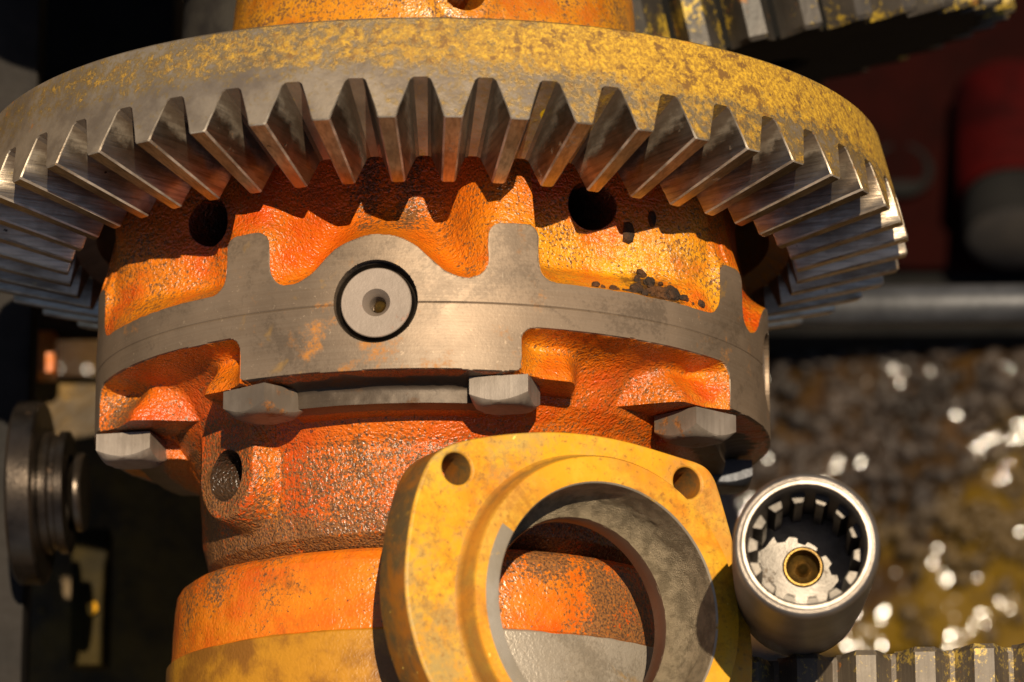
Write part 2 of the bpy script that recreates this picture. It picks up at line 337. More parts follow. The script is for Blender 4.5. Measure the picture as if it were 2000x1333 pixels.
def box(c, h, m=None, bev=0.0):
    bm = bmesh.new(); bmesh.ops.create_cube(bm, size=2.0)
    for v in bm.verts: v.co = Vector((v.co.x * h[0], v.co.y * h[1], v.co.z * h[2]))
    if bev: bmesh.ops.bevel(bm, geom=bm.edges[:], offset=bev, segments=2, affect='EDGES', profile=0.6)
    bm.verts.index_update()
    V = np.array([v.co[:] for v in bm.verts]) ; F = [tuple(v.index for v in f.verts) for f in bm.faces]; bm.free()
    if m is not None: V = xf(V, m)
    return V + np.array(c), F

def join(*vf):
    V = []; F = []; o = 0
    for v, f in vf:
        V.append(np.asarray(v)); F += [tuple(i + o for i in q) for q in f]; o += len(v)
    return np.concatenate(V), F

def vnoise(P, scale, seed=0):
    P = np.asarray(P) * scale; i = np.floor(P).astype(np.int64); f = P - i; f = f * f * (3 - 2 * f)
    def hsh(a, b, c):
        h = (a * 374761393 + b * 668265263 + c * 2147483647 + seed * 144269) & 0xffffffff
        h = ((h ^ (h >> 13)) * 1274126177) & 0xffffffff
        h = ((h ^ (h >> 16)) * 2246822519) & 0xffffffff
        return ((h ^ (h >> 15)) & 0xffff) / 65535.0
    r = 0
    for dx in (0, 1):
        for dy in (0, 1):
            for dz in (0, 1):
                wgt = np.where(dx, f[..., 0], 1 - f[..., 0]) * np.where(dy, f[..., 1], 1 - f[..., 1]) * np.where(dz, f[..., 2], 1 - f[..., 2])
                r = r + wgt * hsh(i[..., 0] + dx, i[..., 1] + dy, i[..., 2] + dz)
    return r * 2 - 1

def sstep(a, b, x):
    t = np.clip((x - a) / (b - a), 0, 1); return t * t * (3 - 2 * t)

def smin(a, b, k):
    h = np.clip(0.5 + 0.5 * (b - a) / k, 0, 1); return b + (a - b) * h - k * h * (1 - h)

def sdbox(x, y, hx, hy, r):
    qx = np.abs(x) - hx + r; qy = np.abs(y) - hy + r
    return np.hypot(np.maximum(qx, 0), np.maximum(qy, 0)) + np.minimum(np.maximum(qx, qy), 0) - r

def shell(phi, Y, rfun, closed):
    """height field on a cylinder round the Y axis; rfun(PHI deg, Y) -> r, attrs"""
    PH, YY = np.meshgrid(phi, Y, indexing='xy')
    r, at, PH, YY = rfun(PH, YY)
    a = np.radians(PH)
    V = np.stack([r * np.sin(a), YY, r * np.cos(a)], -1).reshape(-1, 3)
    n = len(phi); m = len(Y)
    I = np.arange(n * m).reshape(m, n)
    A = I[:-1, :-1]; B = I[:-1, 1:]; C_ = I[1:, 1:]; D_ = I[1:, :-1]
    F = np.stack([A, B, C_, D_], -1).reshape(-1, 4)
    if closed:
        F = np.concatenate([F, np.stack([I[:-1, -1], I[:-1, 0], I[1:, 0], I[1:, -1]], -1)])
    return V, F, {k: v.reshape(-1) for k, v in at.items()}

def fastmesh(name, V, F, mats, parent, attrs=None, sharp=34):
    me = bpy.data.meshes.new(name); V = np.ascontiguousarray(V * S, dtype=np.float32); F = np.ascontiguousarray(F, dtype=np.int32)
    me.vertices.add(len(V)); me.vertices.foreach_set('co', V.ravel())
    me.loops.add(F.size); me.loops.foreach_set('vertex_index', F.ravel())
    me.polygons.add(len(F)); me.polygons.foreach_set('loop_start', np.arange(0, F.size, F.shape[1], dtype=np.int32))
    me.update(calc_edges=True); me.validate()
    for m in mats: me.materials.append(m)
    for k, a in (attrs or {}).items():
        at = me.attributes.new(k, 'FLOAT', 'POINT'); at.data.foreach_set('value', np.ascontiguousarray(a, dtype=np.float32))
    me.shade_smooth(); me.set_sharp_from_angle(angle=R_(sharp))
    o = bpy.data.objects.new(name, me); col.objects.link(o); put(o, parent); return o

# ------------------------------------------------------------------ the setting: ground far below the rack
GZ = -4.6
def ground():
    xs = np.concatenate([np.linspace(-60, -4, 12), np.linspace(-3.5, 4.0, 260), np.linspace(4.5, 60, 12)])
    ys = np.concatenate([np.linspace(-60, -3.5, 12), np.linspace(-3, 5.0, 260), np.linspace(5.5, 60, 12)])
    X, Yg = np.meshgrid(xs, ys)
    P = np.stack([X, Yg, X * 0], -1)
    near = np.exp(-((X / 6) ** 2 + (Yg / 6) ** 2))
    Z = GZ + near * (0.10 * vnoise(P, 1.1, 3) + 0.05 * vnoise(P, 3.3, 4) + 0.025 * vnoise(P, 8, 5))
    n = len(xs); m = len(ys); I = np.arange(n * m).reshape(m, n)
    F = np.stack([I[:-1, :-1], I[:-1, 1:], I[1:, 1:], I[1:, :-1]], -1).reshape(-1, 4)
    o = fastmesh('ground', np.stack([X, Yg, Z], -1).reshape(-1, 3), F, [MT['ground']], None, sharp=None or 180)
    tag(o, 'wet muddy ground far below the steel parts, out of focus', None, None, 'structure')
    return X, Yg, Z
gx, gy, gz = ground()

def stones():
    bm = bmesh.new(); bmesh.ops.create_icosphere(bm, subdivisions=1, radius=1.0); bm.verts.index_update()
    U = np.array([v.co[:] for v in bm.verts]); T = np.array([[v.index for v in f.verts] for f in bm.faces]); bm.free()
    Vs = []; Fs = []; o = 0; N = 12000
    for k in range(N):
        x = rng.uniform(-1.9, 2.2); y = rng.uniform(-0.9, 2.4)
        dens = 0.5 + 0.5 * vnoise(np.array([[x, y, 0.3]]), 1.3, 9)[0]
        if rng.random() > 0.12 * dens + (0.95 if (x > 0 and y > 0.42 + 0.12 * math.sin(3 * x)) else 0.12) : continue
        s = 0.012 + 0.030 * rng.random() ** 2.0
        A = Matrix.Rotation(rng.uniform(0, 6.28), 3, 'Z') @ Matrix.Rotation(rng.uniform(-.5, .5), 3, 'X')
        v = U * np.array([s * rng.uniform(.8, 1.4), s * rng.uniform(.7, 1.1), s * rng.uniform(.45, .8)])
        v = v * (1 + 0.16 * vnoise(U + k * 3.1, 1.4, 2)[:, None])
        v = v @ np.array(A).T + np.array([x, y, GZ + 0.03 + 0.10 * vnoise(np.array([[x, y, 0]]), 1.1, 3)[0]])
        Vs.append(v); Fs.append(T + o); o += len(v)
    ob = fastmesh('gravel', np.concatenate(Vs), np.concatenate(Fs), [MT['stone']], None, sharp=180)
    tag(ob, 'wet brown gravel sparkling in the sun on the ground below', None, None, 'stuff')
stones()

# ------------------------------------------------------------------ differential: case halves, ring gear, pin, bolts
diff = empty('differential', (0, 0, -0.92), 'orange cast differential case held inside the big toothed ring gear', 'differential')
HA, HY = 41.6, -0.026
RM = 0.65; PHI0 = -8.0; YP = -0.26; PINY = -0.2565

def case_fun(PH, YY):
    PH = PH.copy(); YY = YY.copy()
    u = ((PH - PHI0 + 45) % 90) - 45
    s = RM * np.radians(np.abs(u)); sg = RM * np.radians(u)
    # snap grid to round holes so that their edges come out clean
    holes = [('pocket', PHI0 + HA, HY, 0.0455, 0.54, True), ('boss', -50.0, -0.502, 0.0475, 0.487, False), ('pin', PHI0, PINY, 0.0765, RM, True)]
    inside = np.zeros_like(PH); lip_ = np.zeros_like(PH)
    for nm, pc, yc, rr, R0, rep in holes:
        d0 = ((PH - pc + 45) % 90 - 45) if rep else (PH - pc)
        sg_ = 1.0
        if nm == 'pocket':
            fl = (PH - PHI0 + 180) % 360 - 180; a1 = np.abs(fl); sg_ = np.where(fl < 0, -1.0, 1.0) * np.where(a1 > 90, -1.0, 1.0); d0 = np.minimum(a1, 180 - a1) - HA
        if nm == 'boss': sx = np.radians(d0) * R0 * 0.98
        else: sx = np.radians(d0) * R0
        sy = YY - yc; d = np.hypot(sx, sy); cell = 0.0021
        near = np.abs(d - rr) < cell * 0.62
        f = np.where(near, rr / np.maximum(d, 1e-9), 1.0)
        PH = PH + np.where(near, sg_ * np.degrees(sx * (f - 1) / R0), 0); YY = YY + np.where(near, sy * (f - 1), 0)
        ins = (d < rr) & ~near
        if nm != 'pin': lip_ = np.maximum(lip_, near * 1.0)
        inside = np.where(ins, {'pocket': 1, 'boss': 2, 'pin': 3}[nm], inside)
    u = ((PH - PHI0 + 45) % 90) - 45; s = RM * np.radians(np.abs(u))
    P3 = np.stack([np.sin(np.radians(PH)) * .6, YY, np.cos(np.radians(PH)) * .6], -1)
    n1 = vnoise(P3, 9, 1); n2 = vnoise(P3, 26, 2); n3 = vnoise(P3, 70, 5)
    rim = np.abs(YY + 0.2575) - 0.0425
    block = sdbox(s, YY + 0.327, 0.262, 0.055, 0.008)
    post = sdbox(s - 0.249, YY + 0.205, 0.046, 0.095, 0.024)
    pin = np.hypot(s, YY - PINY) - 0.124
    d = smin(smin(rim, post, 0.045), pin, 0.05)
    d = np.where(YY > -0.27, d, smin(rim, block, 0.035))
    d = d + 0.0016 * n2 + 0.0008 * n3
    dd = np.maximum(d, 0)
    # upper half depth
    rib = sstep(0.11, 0.235, s) * (1 - sstep(0.290, 0.308, s))
    af = np.abs((PH - PHI0 + 180) % 360 - 180); af = np.minimum(af, 180 - af)      # the windows are mirrored about the pin
    dp = np.where(s < 0.249, 0.138 - 0.03 * sstep(0.0, 0.12, -YY - 0.05), 0.115 - 0.100 * sstep(40, 62, af))
    dp = np.where((s < 0.249) & (af > 60), 0.06, dp)
    dp = dp + 0.008 * n1
    drib = 0.010 + 0.20 * np.maximum(YY + 0.10, 0)
    dU = dp * (1 - rib) + drib * rib
    kU = np.where(s > 0.262, 0.012 + 0.034 * sstep(-0.14, -0.19, YY), 0.030)
    gU = 1 - np.exp(-dd / kU)
    rU = RM - dU * gU
    # lower half
    lipm = (1 - sstep(0.225, 0.235, s)) * sstep(-0.4265, -0.4235, YY)
    body = np.interp(YY, [-0.665, -0.65, -0.63, -0.58, -0.47, -0.43, -0.40, -0.30], [0.37, 0.408, 0.430, 0.440, 0.450, 0.474, 0.500, 0.545])
    body = np.where((s < 0.25) & (YY > -0.43), np.minimum(body, 0.502 + 0.01 * n1), body)
    rf = body + 0.004 * n1 + (0.562 - body) * lipm
    ds = np.maximum(s - 0.262, 0)
    rpad = np.interp(YY, [-0.388, -0.365, -0.335, -0.315, -0.30], [0.622, 0.612, 0.585, 0.560, 0.545])
    pm = (1 - sstep(0.11, 0.19, ds + 0.012 * n1)) * (YY > -0.3875) * (s > 0.25)
    rf = rf + np.maximum(rpad - rf, 0) * pm
    g1 = 1 - np.exp(-dd / np.where(YY < -0.376, 0.0035, 0.011))
    g2 = np.where(YY < -0.386 - 0.012 * sstep(0.29, 0.4, s), 1.0, 1 - np.exp(-ds / 0.030 - (ds / 0.06) ** 2))
    g2 = np.where(s < 0.262, 1.0, g2)
    g = np.minimum(g1, g2)
    rL = RM - (RM - rf) * g
    # boss with a bolt hole on the lower body
    sb = np.radians(PH + 50.0) * 0.487
    tcap = np.clip(YY, -0.502, -0.40); db = np.hypot(sb, YY - tcap) - 0.078
    wb = (1 - sstep(0.0, 0.030, db)) * (YY < -0.385)
    rb = 0.489 / np.cos(np.clip(np.radians(PH + 50.0), -1, 1))
    rL = np.where(wb > 0, np.maximum(rL, rL + (rb - rL) * wb), rL)
    r = np.where(YY > YP, rU, rL)
    cast = np.clip(d / 0.004, 0, 1)
    r = r + cast * (0.0018 * n2 + 0.0005 * n3)
    r = np.where(np.abs(YY - YP) < 1e-5, r - 0.0016, r)
    mach = np.clip(0.5 - d / 0.003, 0, 1)
    mach = np.maximum(mach, np.where((YY < -0.384) & (YY > -0.427), lipm * (s < 0.24), 0))
    r = np.where(inside == 1, r - 0.28, r); r = np.where(inside == 2, r - 0.24, r); r = np.where(inside == 3, r - 0.06, r)
    mach = np.where(inside > 1, 1.0, mach)
    big = sstep(0.285, 0.32, s)
    scoop = np.exp(-np.maximum(d, 0) / 0.05)
    yellow = np.where(YY > YP, np.clip(0.15 + 0.95 * scoop * (0.6 + 0.4 * big) + 0.5 * big * sstep(0.02, -0.12, YY), 0, 1), 0.18 + 0.5 * np.exp(-((s - 0.3) / 0.05) ** 2) * (YY > -0.385))
    yellow = yellow + np.exp(-((sb - 0.092) / 0.020) ** 2) * (YY < -0.42) * 1.2  # highlight along the boss fillet, painted as a yellow stripe
    right_ = sstep(5, 25, PH)
    yellow = np.clip(yellow * (0.52 + 0.68 * right_), 0, 1)
    lowb = sstep(-0.43, -0.50, YY)
    wear = np.where(YY > YP, 0.24 + 0.12 * n1 + 0.35 * np.exp(-((s - 0.05) / 0.03) ** 2) * (YY > -0.1), 0.24 + 0.24 * lowb + 0.22 * sstep(-0.56, -0.63, YY) + 0.22 * wb * sstep(0.01, -0.02, db) + 0.45 * np.exp(-((s - 0.31) / 0.05) ** 2) * sstep(-0.30, -0.35, YY) * (PH < -50))
    wear = np.where(inside > 0, 1.0, wear)  # hole interiors also set to bare brown, for their darkness
    return r, dict(mach=mach, yellow=yellow, wear=np.clip(wear, 0, 1), oil_hole_shade=np.maximum(np.maximum((inside == 1) + 0.88 * (inside == 2), 0.85 * lip_), 0.72 * lipm * (YY < -0.384) * (YY > -0.427) * (s < 0.24)), soot=np.clip(1.25 - np.hypot((PH - 41.5) / 7.0, (YY + 0.205) / 0.075) , 0, 1) * (YY > YP) * (d > 0)), PH, YY  # hole insides and edges darkened as painted shade, lip as oily steel

phi = np.concatenate([np.arange(-104, 104.01, 0.185), np.arange(108, 256, 4.0)])
Yu = np.concatenate([np.linspace(YP, -0.02, 118), np.linspace(-0.015, 0.1, 36)])
Yl = np.concatenate([np.linspace(-0.668, -0.44, 104), np.linspace(-0.438, -0.37, 46), np.linspace(-0.3685, YP, 54)])
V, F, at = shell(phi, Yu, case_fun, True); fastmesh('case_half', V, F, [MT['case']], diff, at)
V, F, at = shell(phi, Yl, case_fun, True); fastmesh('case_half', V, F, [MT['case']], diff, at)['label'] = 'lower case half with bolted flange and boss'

# upper neck of the case
def neck_fun(PH, YY):
    r = np.interp(YY, [0.18, 0.25, 0.30, 0.45, 0.52, 0.56], [0.52, 0.45, 0.418, 0.400, 0.392, 0.36])
    P3 = np.stack([np.sin(np.radians(PH)) * .4, YY, np.cos(np.radians(PH)) * .4], -1)
    r = r + 0.003 * vnoise(P3, 12, 3) + 0.0015 * vnoise(P3, 40, 4)
    sx = np.radians(PH - 9.3) * 0.4; sy = YY - 0.405; d = np.hypot(sx, sy); near = np.abs(d - 0.038) < 0.0022
    f = np.where(near, 0.038 / np.maximum(d, 1e-9), 1.0)
    PH = PH + np.where(near, np.degrees(sx * (f - 1) / 0.4), 0); YY = YY + np.where(near, sy * (f - 1), 0)
    r = r + 0.008 * (1 - sstep(0.05, 0.075, d))
    r = np.where((d < 0.038) & ~near, r - 0.2, r)
    return r, {}, PH, YY
V, F, at = shell(np.concatenate([np.arange(-100, 100.1, 0.5), np.arange(104, 258, 4.0)]), np.linspace(0.18, 0.56, 110), neck_fun, True)
fastmesh('case_neck', V, F, [MT['neck']], diff)

# ring gear
NT_ = 50; A0 = 0.05753; RT, RI, YI = 0.924, 0.7086, -0.0553
HO, HI, HT = 0.081, 0.055, 0.205
def conept(r, y, h): return (r - 0.248 * h, y + 0.968 * h)
ro, yo = conept(RT, 0, HO); ri, yi = conept(RI, YI, HI)
rt, yt = conept(RT, 0, HT)
def gear_blank():
    seg = NT_ * 12
    prof = [(ro, yo)]; band = [0.18]
    for h, b in ((0.092, 0.30), (0.115, 0.60), (0.14, 0.74), (0.175, 0.76), (HT - 0.004, 0.60)):
        prof.append(conept(RT, 0, h)); band.append(b)
    prof += [(rt - 0.004, yt), (rt - 0.30, yt + 0.004), (rt - 0.30, yt - 0.03), (0.655, yt - 0.03), (0.655, yi + 0.02)]; band += [0.1] * 5
    prof += [(ri - 0.004, yi + 0.004), (ri, yi)]; band += [0.1, 0.1]
    for k in range(1, 5): prof.append((ri + (ro - ri) * k / 5, yi + (yo - yi) * k / 5)); band.append(0.05)
    m = Matrix(((0, 1, 0), (0, 0, 1), (1, 0, 0))).to_4x4()   # local z -> Y, angle 0 -> +Z
    Vv, Ff = lathe(prof, seg, m, A0, None, True)
    return build('ring_gear', Vv, Ff, [MT['band']], diff, attrs=dict(band=np.repeat(band, seg)), sharp=28)
ring = gear_blank()
def tooth_mesh():
    """one straight bevel tooth at angle 0; sections from the heel to the toe, profile from base to base"""
    secs = []
    def section(t, inset=0.0):
        r0 = RT + (RI - RT) * t; y0 = YI * t; H = HO + (HI - HO) * t
        wt = (0.0305 + (0.0225 - 0.0305) * t) / 2 - inset
        pitch = 2 * math.pi * (r0 - .248 * H) / NT_
        gapw = 0.033 + (0.023 - 0.033) * t
        wb = (pitch - gapw) / 2
        pts = []
        prof = [(0.0, wb + 0.004), (0.06, wb - 0.002), (0.35, wt + (wb - wt) * 0.63), (0.70, wt + (wb - wt) * 0.285), (0.955, wt + 0.0016), (1.0 , wt - 0.0016)]
        for q, w_ in prof:
            h = H * (1 - q) + (inset * 0.7 if q == 1.0 else 0)
            r, y = conept(r0, y0, h)
            pts.append((w_, r, y))
        return [(-a, r, y) for a, r, y in pts] + [(a, r, y) for a, r, y in reversed(pts)]
    ts = [0.0, 0.012, 0.25, 0.5, 0.75, 0.985, 1.0]
    for i, t in enumerate(ts): secs.append(section(t, 0.0022 if i == 0 else (0.0015 if i == len(ts) - 1 else 0)))
    n = len(secs[0]); Vv = []
    for sct in secs:
        for a, r, y in sct:
            ang = a / r; Vv.append((r * math.sin(ang), y, r * math.cos(ang)))
    Ff = []; fm0 = []
    for i in range(len(secs) - 1):
        for j in range(n - 1): Ff.append((i * n + j, (i + 1) * n + j, (i + 1) * n + j + 1, i * n + j + 1)); fm0.append(2 if (i == 0 or j in (4, 6)) else 0)
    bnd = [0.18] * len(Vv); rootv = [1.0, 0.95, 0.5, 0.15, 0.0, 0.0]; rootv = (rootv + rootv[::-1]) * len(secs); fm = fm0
    # heel: strips that follow the round back cone
    half_n = n // 2; rows = []
    for j in range(half_n):
        a, r, y = secs[0][j]; row = [j]
        for q in range(1, 6):
            w_ = a + (-2 * a) * q / 6; ang = w_ / r
            Vv.append((r * math.sin(ang), y, r * math.cos(ang))); bnd.append(bnd[0]); rootv.append(0.0); row.append(len(Vv) - 1)
        row.append(n - 1 - j); rows.append(row)
    for j in range(half_n - 1):
        for q in range(6): Ff.append((rows[j][q], rows[j][q + 1], rows[j + 1][q + 1], rows[j + 1][q])); fm.append(1)
    b_ = (len(secs) - 1) * n; Ff.append(tuple(range(b_, b_ + n))[::-1]); fm.append(0)
    return Vv, Ff, bnd, fm, rootv
Vv, Ff, bnd, fm, rootv = tooth_mesh()
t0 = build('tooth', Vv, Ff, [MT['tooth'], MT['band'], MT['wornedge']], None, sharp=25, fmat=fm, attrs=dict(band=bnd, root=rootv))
for k in range(NT_):
    o = t0 if k == 0 else t0.copy()
    if k: col.objects.link(o)
    o.parent = ring; o.location = (0, 0, 0); o.rotation_euler = (0, A0 + k * 2 * math.pi / NT_, 0)

# cross pin
def cross_pin(phi_d):
    a = R_(phi_d); ax = (math.sin(a), 0, math.cos(a))
    m = frame((math.sin(a) * 0.0, PINY, 0), ax, (0, 1, 0))
    z = RM - 0.012
    # collar groove, face and drilled centre
    Vg, Fg = lathe([(0.0762, z - 0.05), (0.0755, z - 0.004), (0.0735, z - 0.006), (0.0700, z - 0.020), (0.0665, z - 0.016), (0.0640, z + 0.001)], 72, m)
    Vf, Ff = lathe([(0.0640, z + 0.001), (0.0625, z + 0.0022), (0.0255, z + 0.0022), (0.0235, z - 0.001), (0.0160, z - 0.012), (0.0145, z - 0.016), (0.0138, z - 0.05), (0.0, z - 0.058)], 72, m)
    o = build('cross_pin', Vf, Ff, [MT['pin']], diff, sharp=25)
    build('groove_ring', Vg, Fg, [MT['pin_dark']], o, sharp=25)
    # grease plug lying in the drilled centre
    bm = bmesh.new(); bmesh.ops.create_icosphere(bm, subdivisions=2, radius=0.012)
    mm = frame(Vector(m.translation) + Vector(ax) * (z - 0.018) + Vector((0.004, -0.005, 0)), ax)
    bm.verts.index_update(); Vp = np.array([v.co[:] for v in bm.verts]); Vp = Vp * (1 + 0.2 * vnoise(Vp * 100, 1.1, 4)[:, None]) ; Fp = [tuple(v.index for v in f.verts) for f in bm.faces]; bm.free()
    build('grease_plug', xf(Vp * np.array([1, 1, 1.4]), mm), Fp, [MT['brass']], o, sharp=40)
cross_pin(PHI0)
def side_pin(phi_d):
    a = R_(phi_d); m = frame((0, PINY, 0), (math.sin(a), 0, math.cos(a)), (0, 1, 0)); z = RM - 0.012
    Vf, Ff = lathe([(0.0762, z - 0.05), (0.0755, z - 0.004), (0.070, z - 0.02), (0.064, z + 0.001), (0.0255, z + 0.001), (0.016, z - 0.012), (0.0, z - 0.05)], 48, m)
    build('cross_pin', Vf, Ff, [MT['pin']], diff, sharp=25)
side_pin(PHI0 + 90)

# square head bolts
def bolt_mesh(half=0.0535, H=0.050):
    n = 10; g = np.linspace(-half, half, n + 1); Vv = []; Ff = []
    for y in g:
        for x in g:
            r = math.hypot(x, y); Vv.append((x, y, H - max(0, r - half * 0.96) * 0.60 - 0.0015 * max(0, (max(abs(x), abs(y)) / half) ** 12)))
    for j in range(n):
        for i in range(n): a = j * (n + 1) + i; Ff.append((a, a + 1, a + n + 2, a + n + 1))
    ringi = [i for i in range(n + 1)] + [j * (n + 1) + n for j in range(1, n + 1)] + [n * (n + 1) + i for i in range(n - 1, -1, -1)] + [j * (n + 1) for j in range(n - 1, 0, -1)]
    b0 = len(Vv)
    for i in ringi:
        x, y, z = Vv[i]; Vv.append((x, y, z - 0.0028))
        Vv[i] = (x * 0.965, y * 0.965, z)
    b1 = len(Vv)
    for i in ringi: x, y, z = Vv[i]; Vv.append((x / 0.965, y / 0.965, 0.0))
    k = len(ringi)
    for q in range(k):
        p = (q + 1) % k
        Ff.append((ringi[q], b0 + q, b0 + p, ringi[p])); Ff.append((b0 + q, b1 + q, b1 + p, b0 + p))
    Ff.append(tuple(b1 + q for q in range(k)))
    Vs, Fs = lathe([(0.036, 0.0), (0.036, -0.012)], 20)
    return join((Vv, Ff), (Vs, Fs))
bv, bf = bolt_mesh()
bolt0 = None
for ang, rot, rb, mk, y0 in ((-76.5, -14, 0.583, 'bolt', -0.392), (-30.5, 45 + 2, 0.578, 'bolt', -0.388), (14.0, -12, 0.578, 'bolt', -0.386), (58.0, 44, 0.580, 'bolt', -0.390), (101.5, 6, 0.572, 'bolt_black', -0.392)):
    a = R_(ang)
    if bolt0 is None or mk != 'bolt':
        o = build('bolt', xf(bv, frame((0, 0, 0), (0, -1, 0), (0, 0, 1))), bf, [MT[mk]], None, sharp=30)
        if bolt0 is None: bolt0 = o
    else:
        o = bolt0.copy(); col.objects.link(o)
    o.parent = diff; o.location = Vector((rb * math.sin(a), y0, rb * math.cos(a) + 0.92)) * S
    o.rotation_euler = (0, R_(rot), 0)
    if mk != 'bolt': o['label'] = 'dark bolt'

# rust flakes in the pocket
def surf(ph, y):
    return float(case_fun(np.array([[float(ph)]]), np.array([[float(y)]]))[0][0, 0])

def lump(k, s, flat=0.7):
    bm = bmesh.new(); bmesh.ops.create_icosphere(bm, subdivisions=2, radius=1.0); bm.verts.index_update()
    Vv = np.array([v.co[:] for v in bm.verts]); Ff = [tuple(v.index for v in f.verts) for f in bm.faces]; bm.free()
    Vv = Vv * (1 + 0.42 * vnoise(Vv + k * 7.7, 1.1, k)[:, None] + 0.26 * vnoise(Vv + k * 3.3, 2.7, k + 1)[:, None])
    return Vv * np.array([s * (0.8 + 0.9 * ((k * 37) % 11) / 11), s * (0.7 + 0.6 * ((k * 53) % 7) / 7), s * flat]), Ff
flakes = []
for k in range(60):
    ph = 42.3 + rng.normal() * 3.0; hgt = max(0.12, 1 - abs(ph - 42.0) / 6.0)
    y = -0.207 + rng.random() ** 1.5 * 0.058 * hgt
    if k < 8: ph = 28.5 + k * 1.5 + rng.random(); y = -0.209 + 0.004 * rng.random()
    sz = 0.0032 + 0.0080 * rng.random() ** 1.7
    flakes.append((ph, y, surf(ph, y) + sz * 0.35 + 0.006 * hgt * rng.random(), sz))
for ph, y, r, s_, k in [(f[0], f[1], f[2], f[3], i) for i, f in enumerate(flakes)]:
    a = R_(ph); Vv, Ff = lump(k, s_)
    m = frame((r * math.sin(a), y, r * math.cos(a)), (math.sin(a), 0.3, math.cos(a)))
    Vc = xf(Vv, m); c = Vc.mean(0)
    o = build('rust_flake', Vc - c, Ff, [MT['flake']], None, smooth=False); o.location = Vector(c) * S
    tag(o, 'dark rust flake in the heap lying in the yellow pocket beside the machined rim', 'rust flake', 'rust flakes heaped in the pocket')
for (ph, y, s_, nm, lb, sx) in ((40.2, -0.078, 0.0125, 'dirt_lump', 'black dirt lump stuck in the yellow pocket below the round hole', 1.0), (43.8, -0.043, 0.0125, 'dirt_lump', 'narrow upright black dirt lump stuck right of the round hole in the yellow pocket', 0.55)):
    a = R_(ph); Vv, Ff = lump(int(ph), s_, 0.6); Vv = Vv * np.array([0.8 * sx, 1.25, 1.0]); r = surf(ph, y) + 0.001
    c = np.array([r * math.sin(a), y, r * math.cos(a)])
    o = build(nm, xf(Vv, frame((0, 0, 0), (math.sin(a), 0, math.cos(a)))), Ff, [MT['flake']], None, sharp=30); o.location = Vector(c) * S
    tag(o, lb, 'dirt lump')

# ------------------------------------------------------------------ drum below the case
drum = empty('drum', (0, -1.25, -0.49), 'orange drum with a bare steel lower band below the differential case', 'drum')
def drum_fun(PH, YY):
    r = np.interp(YY, [-1.25, -0.822, -0.817, -0.72, -0.69, -0.675, -0.666, -0.6625], [0.515, 0.505, 0.497, 0.492, 0.487, 0.478, 0.465, 0.40])
    P3 = np.stack([np.sin(np.radians(PH)) * .5, YY, np.cos(np.radians(PH)) * .5], -1)
    e = -0.8195 + 0.0035 * vnoise(P3, 14, 3) + 0.002 * vnoise(P3, 45, 4) + 0.0
    r = r + (0.002 * vnoise(P3, 12, 8) + 0.0012 * vnoise(P3, 40, 9)) * (YY > -0.81)
    mach = sstep(e + 0.003, e - 0.003, YY)
    return r, dict(mach=mach), PH, YY
V, F, at = shell(np.concatenate([np.arange(-100, 100.1, 0.5), np.arange(104, 258, 4.0)]), np.concatenate([np.linspace(-1.25, -0.83, 40), np.linspace(-0.8285, -0.81, 14), np.linspace(-0.805, -0.70, 40), np.linspace(-0.698, -0.6625, 18)]), drum_fun, True)
fastmesh('drum_wall', V, F, [MT['drum']], drum, at)
Vv, Ff = lathe([(0.41, -0.6635), (0.28, -0.6650), (0.28, -0.72)], 64, Matrix(((0, 1, 0), (0, 0, 1), (1, 0, 0))).to_4x4())
build('drum_top', Vv, Ff, [MT['collar']], drum)

# ------------------------------------------------------------------ yellow bearing retainer flange
def unproj_plane(px, py, o, n):
    d = cR * ((px - 1000) / 1000 / D) - cU * ((py - 666.5) / 1000 / D) - back
    t = (o - cam_pos).dot(n) / d.dot(n); return cam_pos + d * t
def at_z(px, py, z):
    d = cR * ((px - 1000) / 1000 / D) - cU * ((py - 666.5) / 1000 / D) - back
    return cam_pos + d * ((z - cam_pos.z) / d.z)
RC = at_z(1163, 1196, 0.60)
RN = (cR * 0.50 + cU * 0.24 + back * 0.83).normalized()
ret = empty('bearing_retainer', RC - RN * 0.2, 'yellow flange plate with a raised ring round its big bore, leaning against the drum', 'flange')
RMt = frame(RC, RN, (0, 1, 0)); RMi = RMt.inverted()
outl = [(838, 1333), (808, 1250), (791, 1165), (792, 1085), (806, 985), (832, 908), (856, 880), (897, 861), (990, 846), (1100, 841), (1215, 857), (1330, 893), (1374, 906), (1395, 928), (1408, 965), (1440, 1080), (1466, 1210), (1474, 1300)]
pl = [(RMi @ unproj_plane(x, y, RC, RN)) for x, y in outl]
pl = [(p.x, p.y) for p in pl]
poly = pl + [(-x, -y) for x, y in pl[6:15]]
def smooth_poly(p, n=2):
    for _ in range(n):
        q = []
        for i in range(len(p)):
            a = p[i]; b = p[(i + 1) % len(p)]
            q += [(a[0] * .75 + b[0] * .25, a[1] * .75 + b[1] * .25), (a[0] * .25 + b[0] * .75, a[1] * .25 + b[1] * .75)]
        p = q
    return p
poly = smooth_poly(poly, 3)
hl = [(RMi @ unproj_plane(893, 915, RC, RN)), (RMi @ unproj_plane(1343, 943, RC, RN))]
hol = [(h.x, h.y) for h in hl] + [(-h.x, -h.y) for h in hl]
RB_OUT, RB_IN = 0.262, 0.222
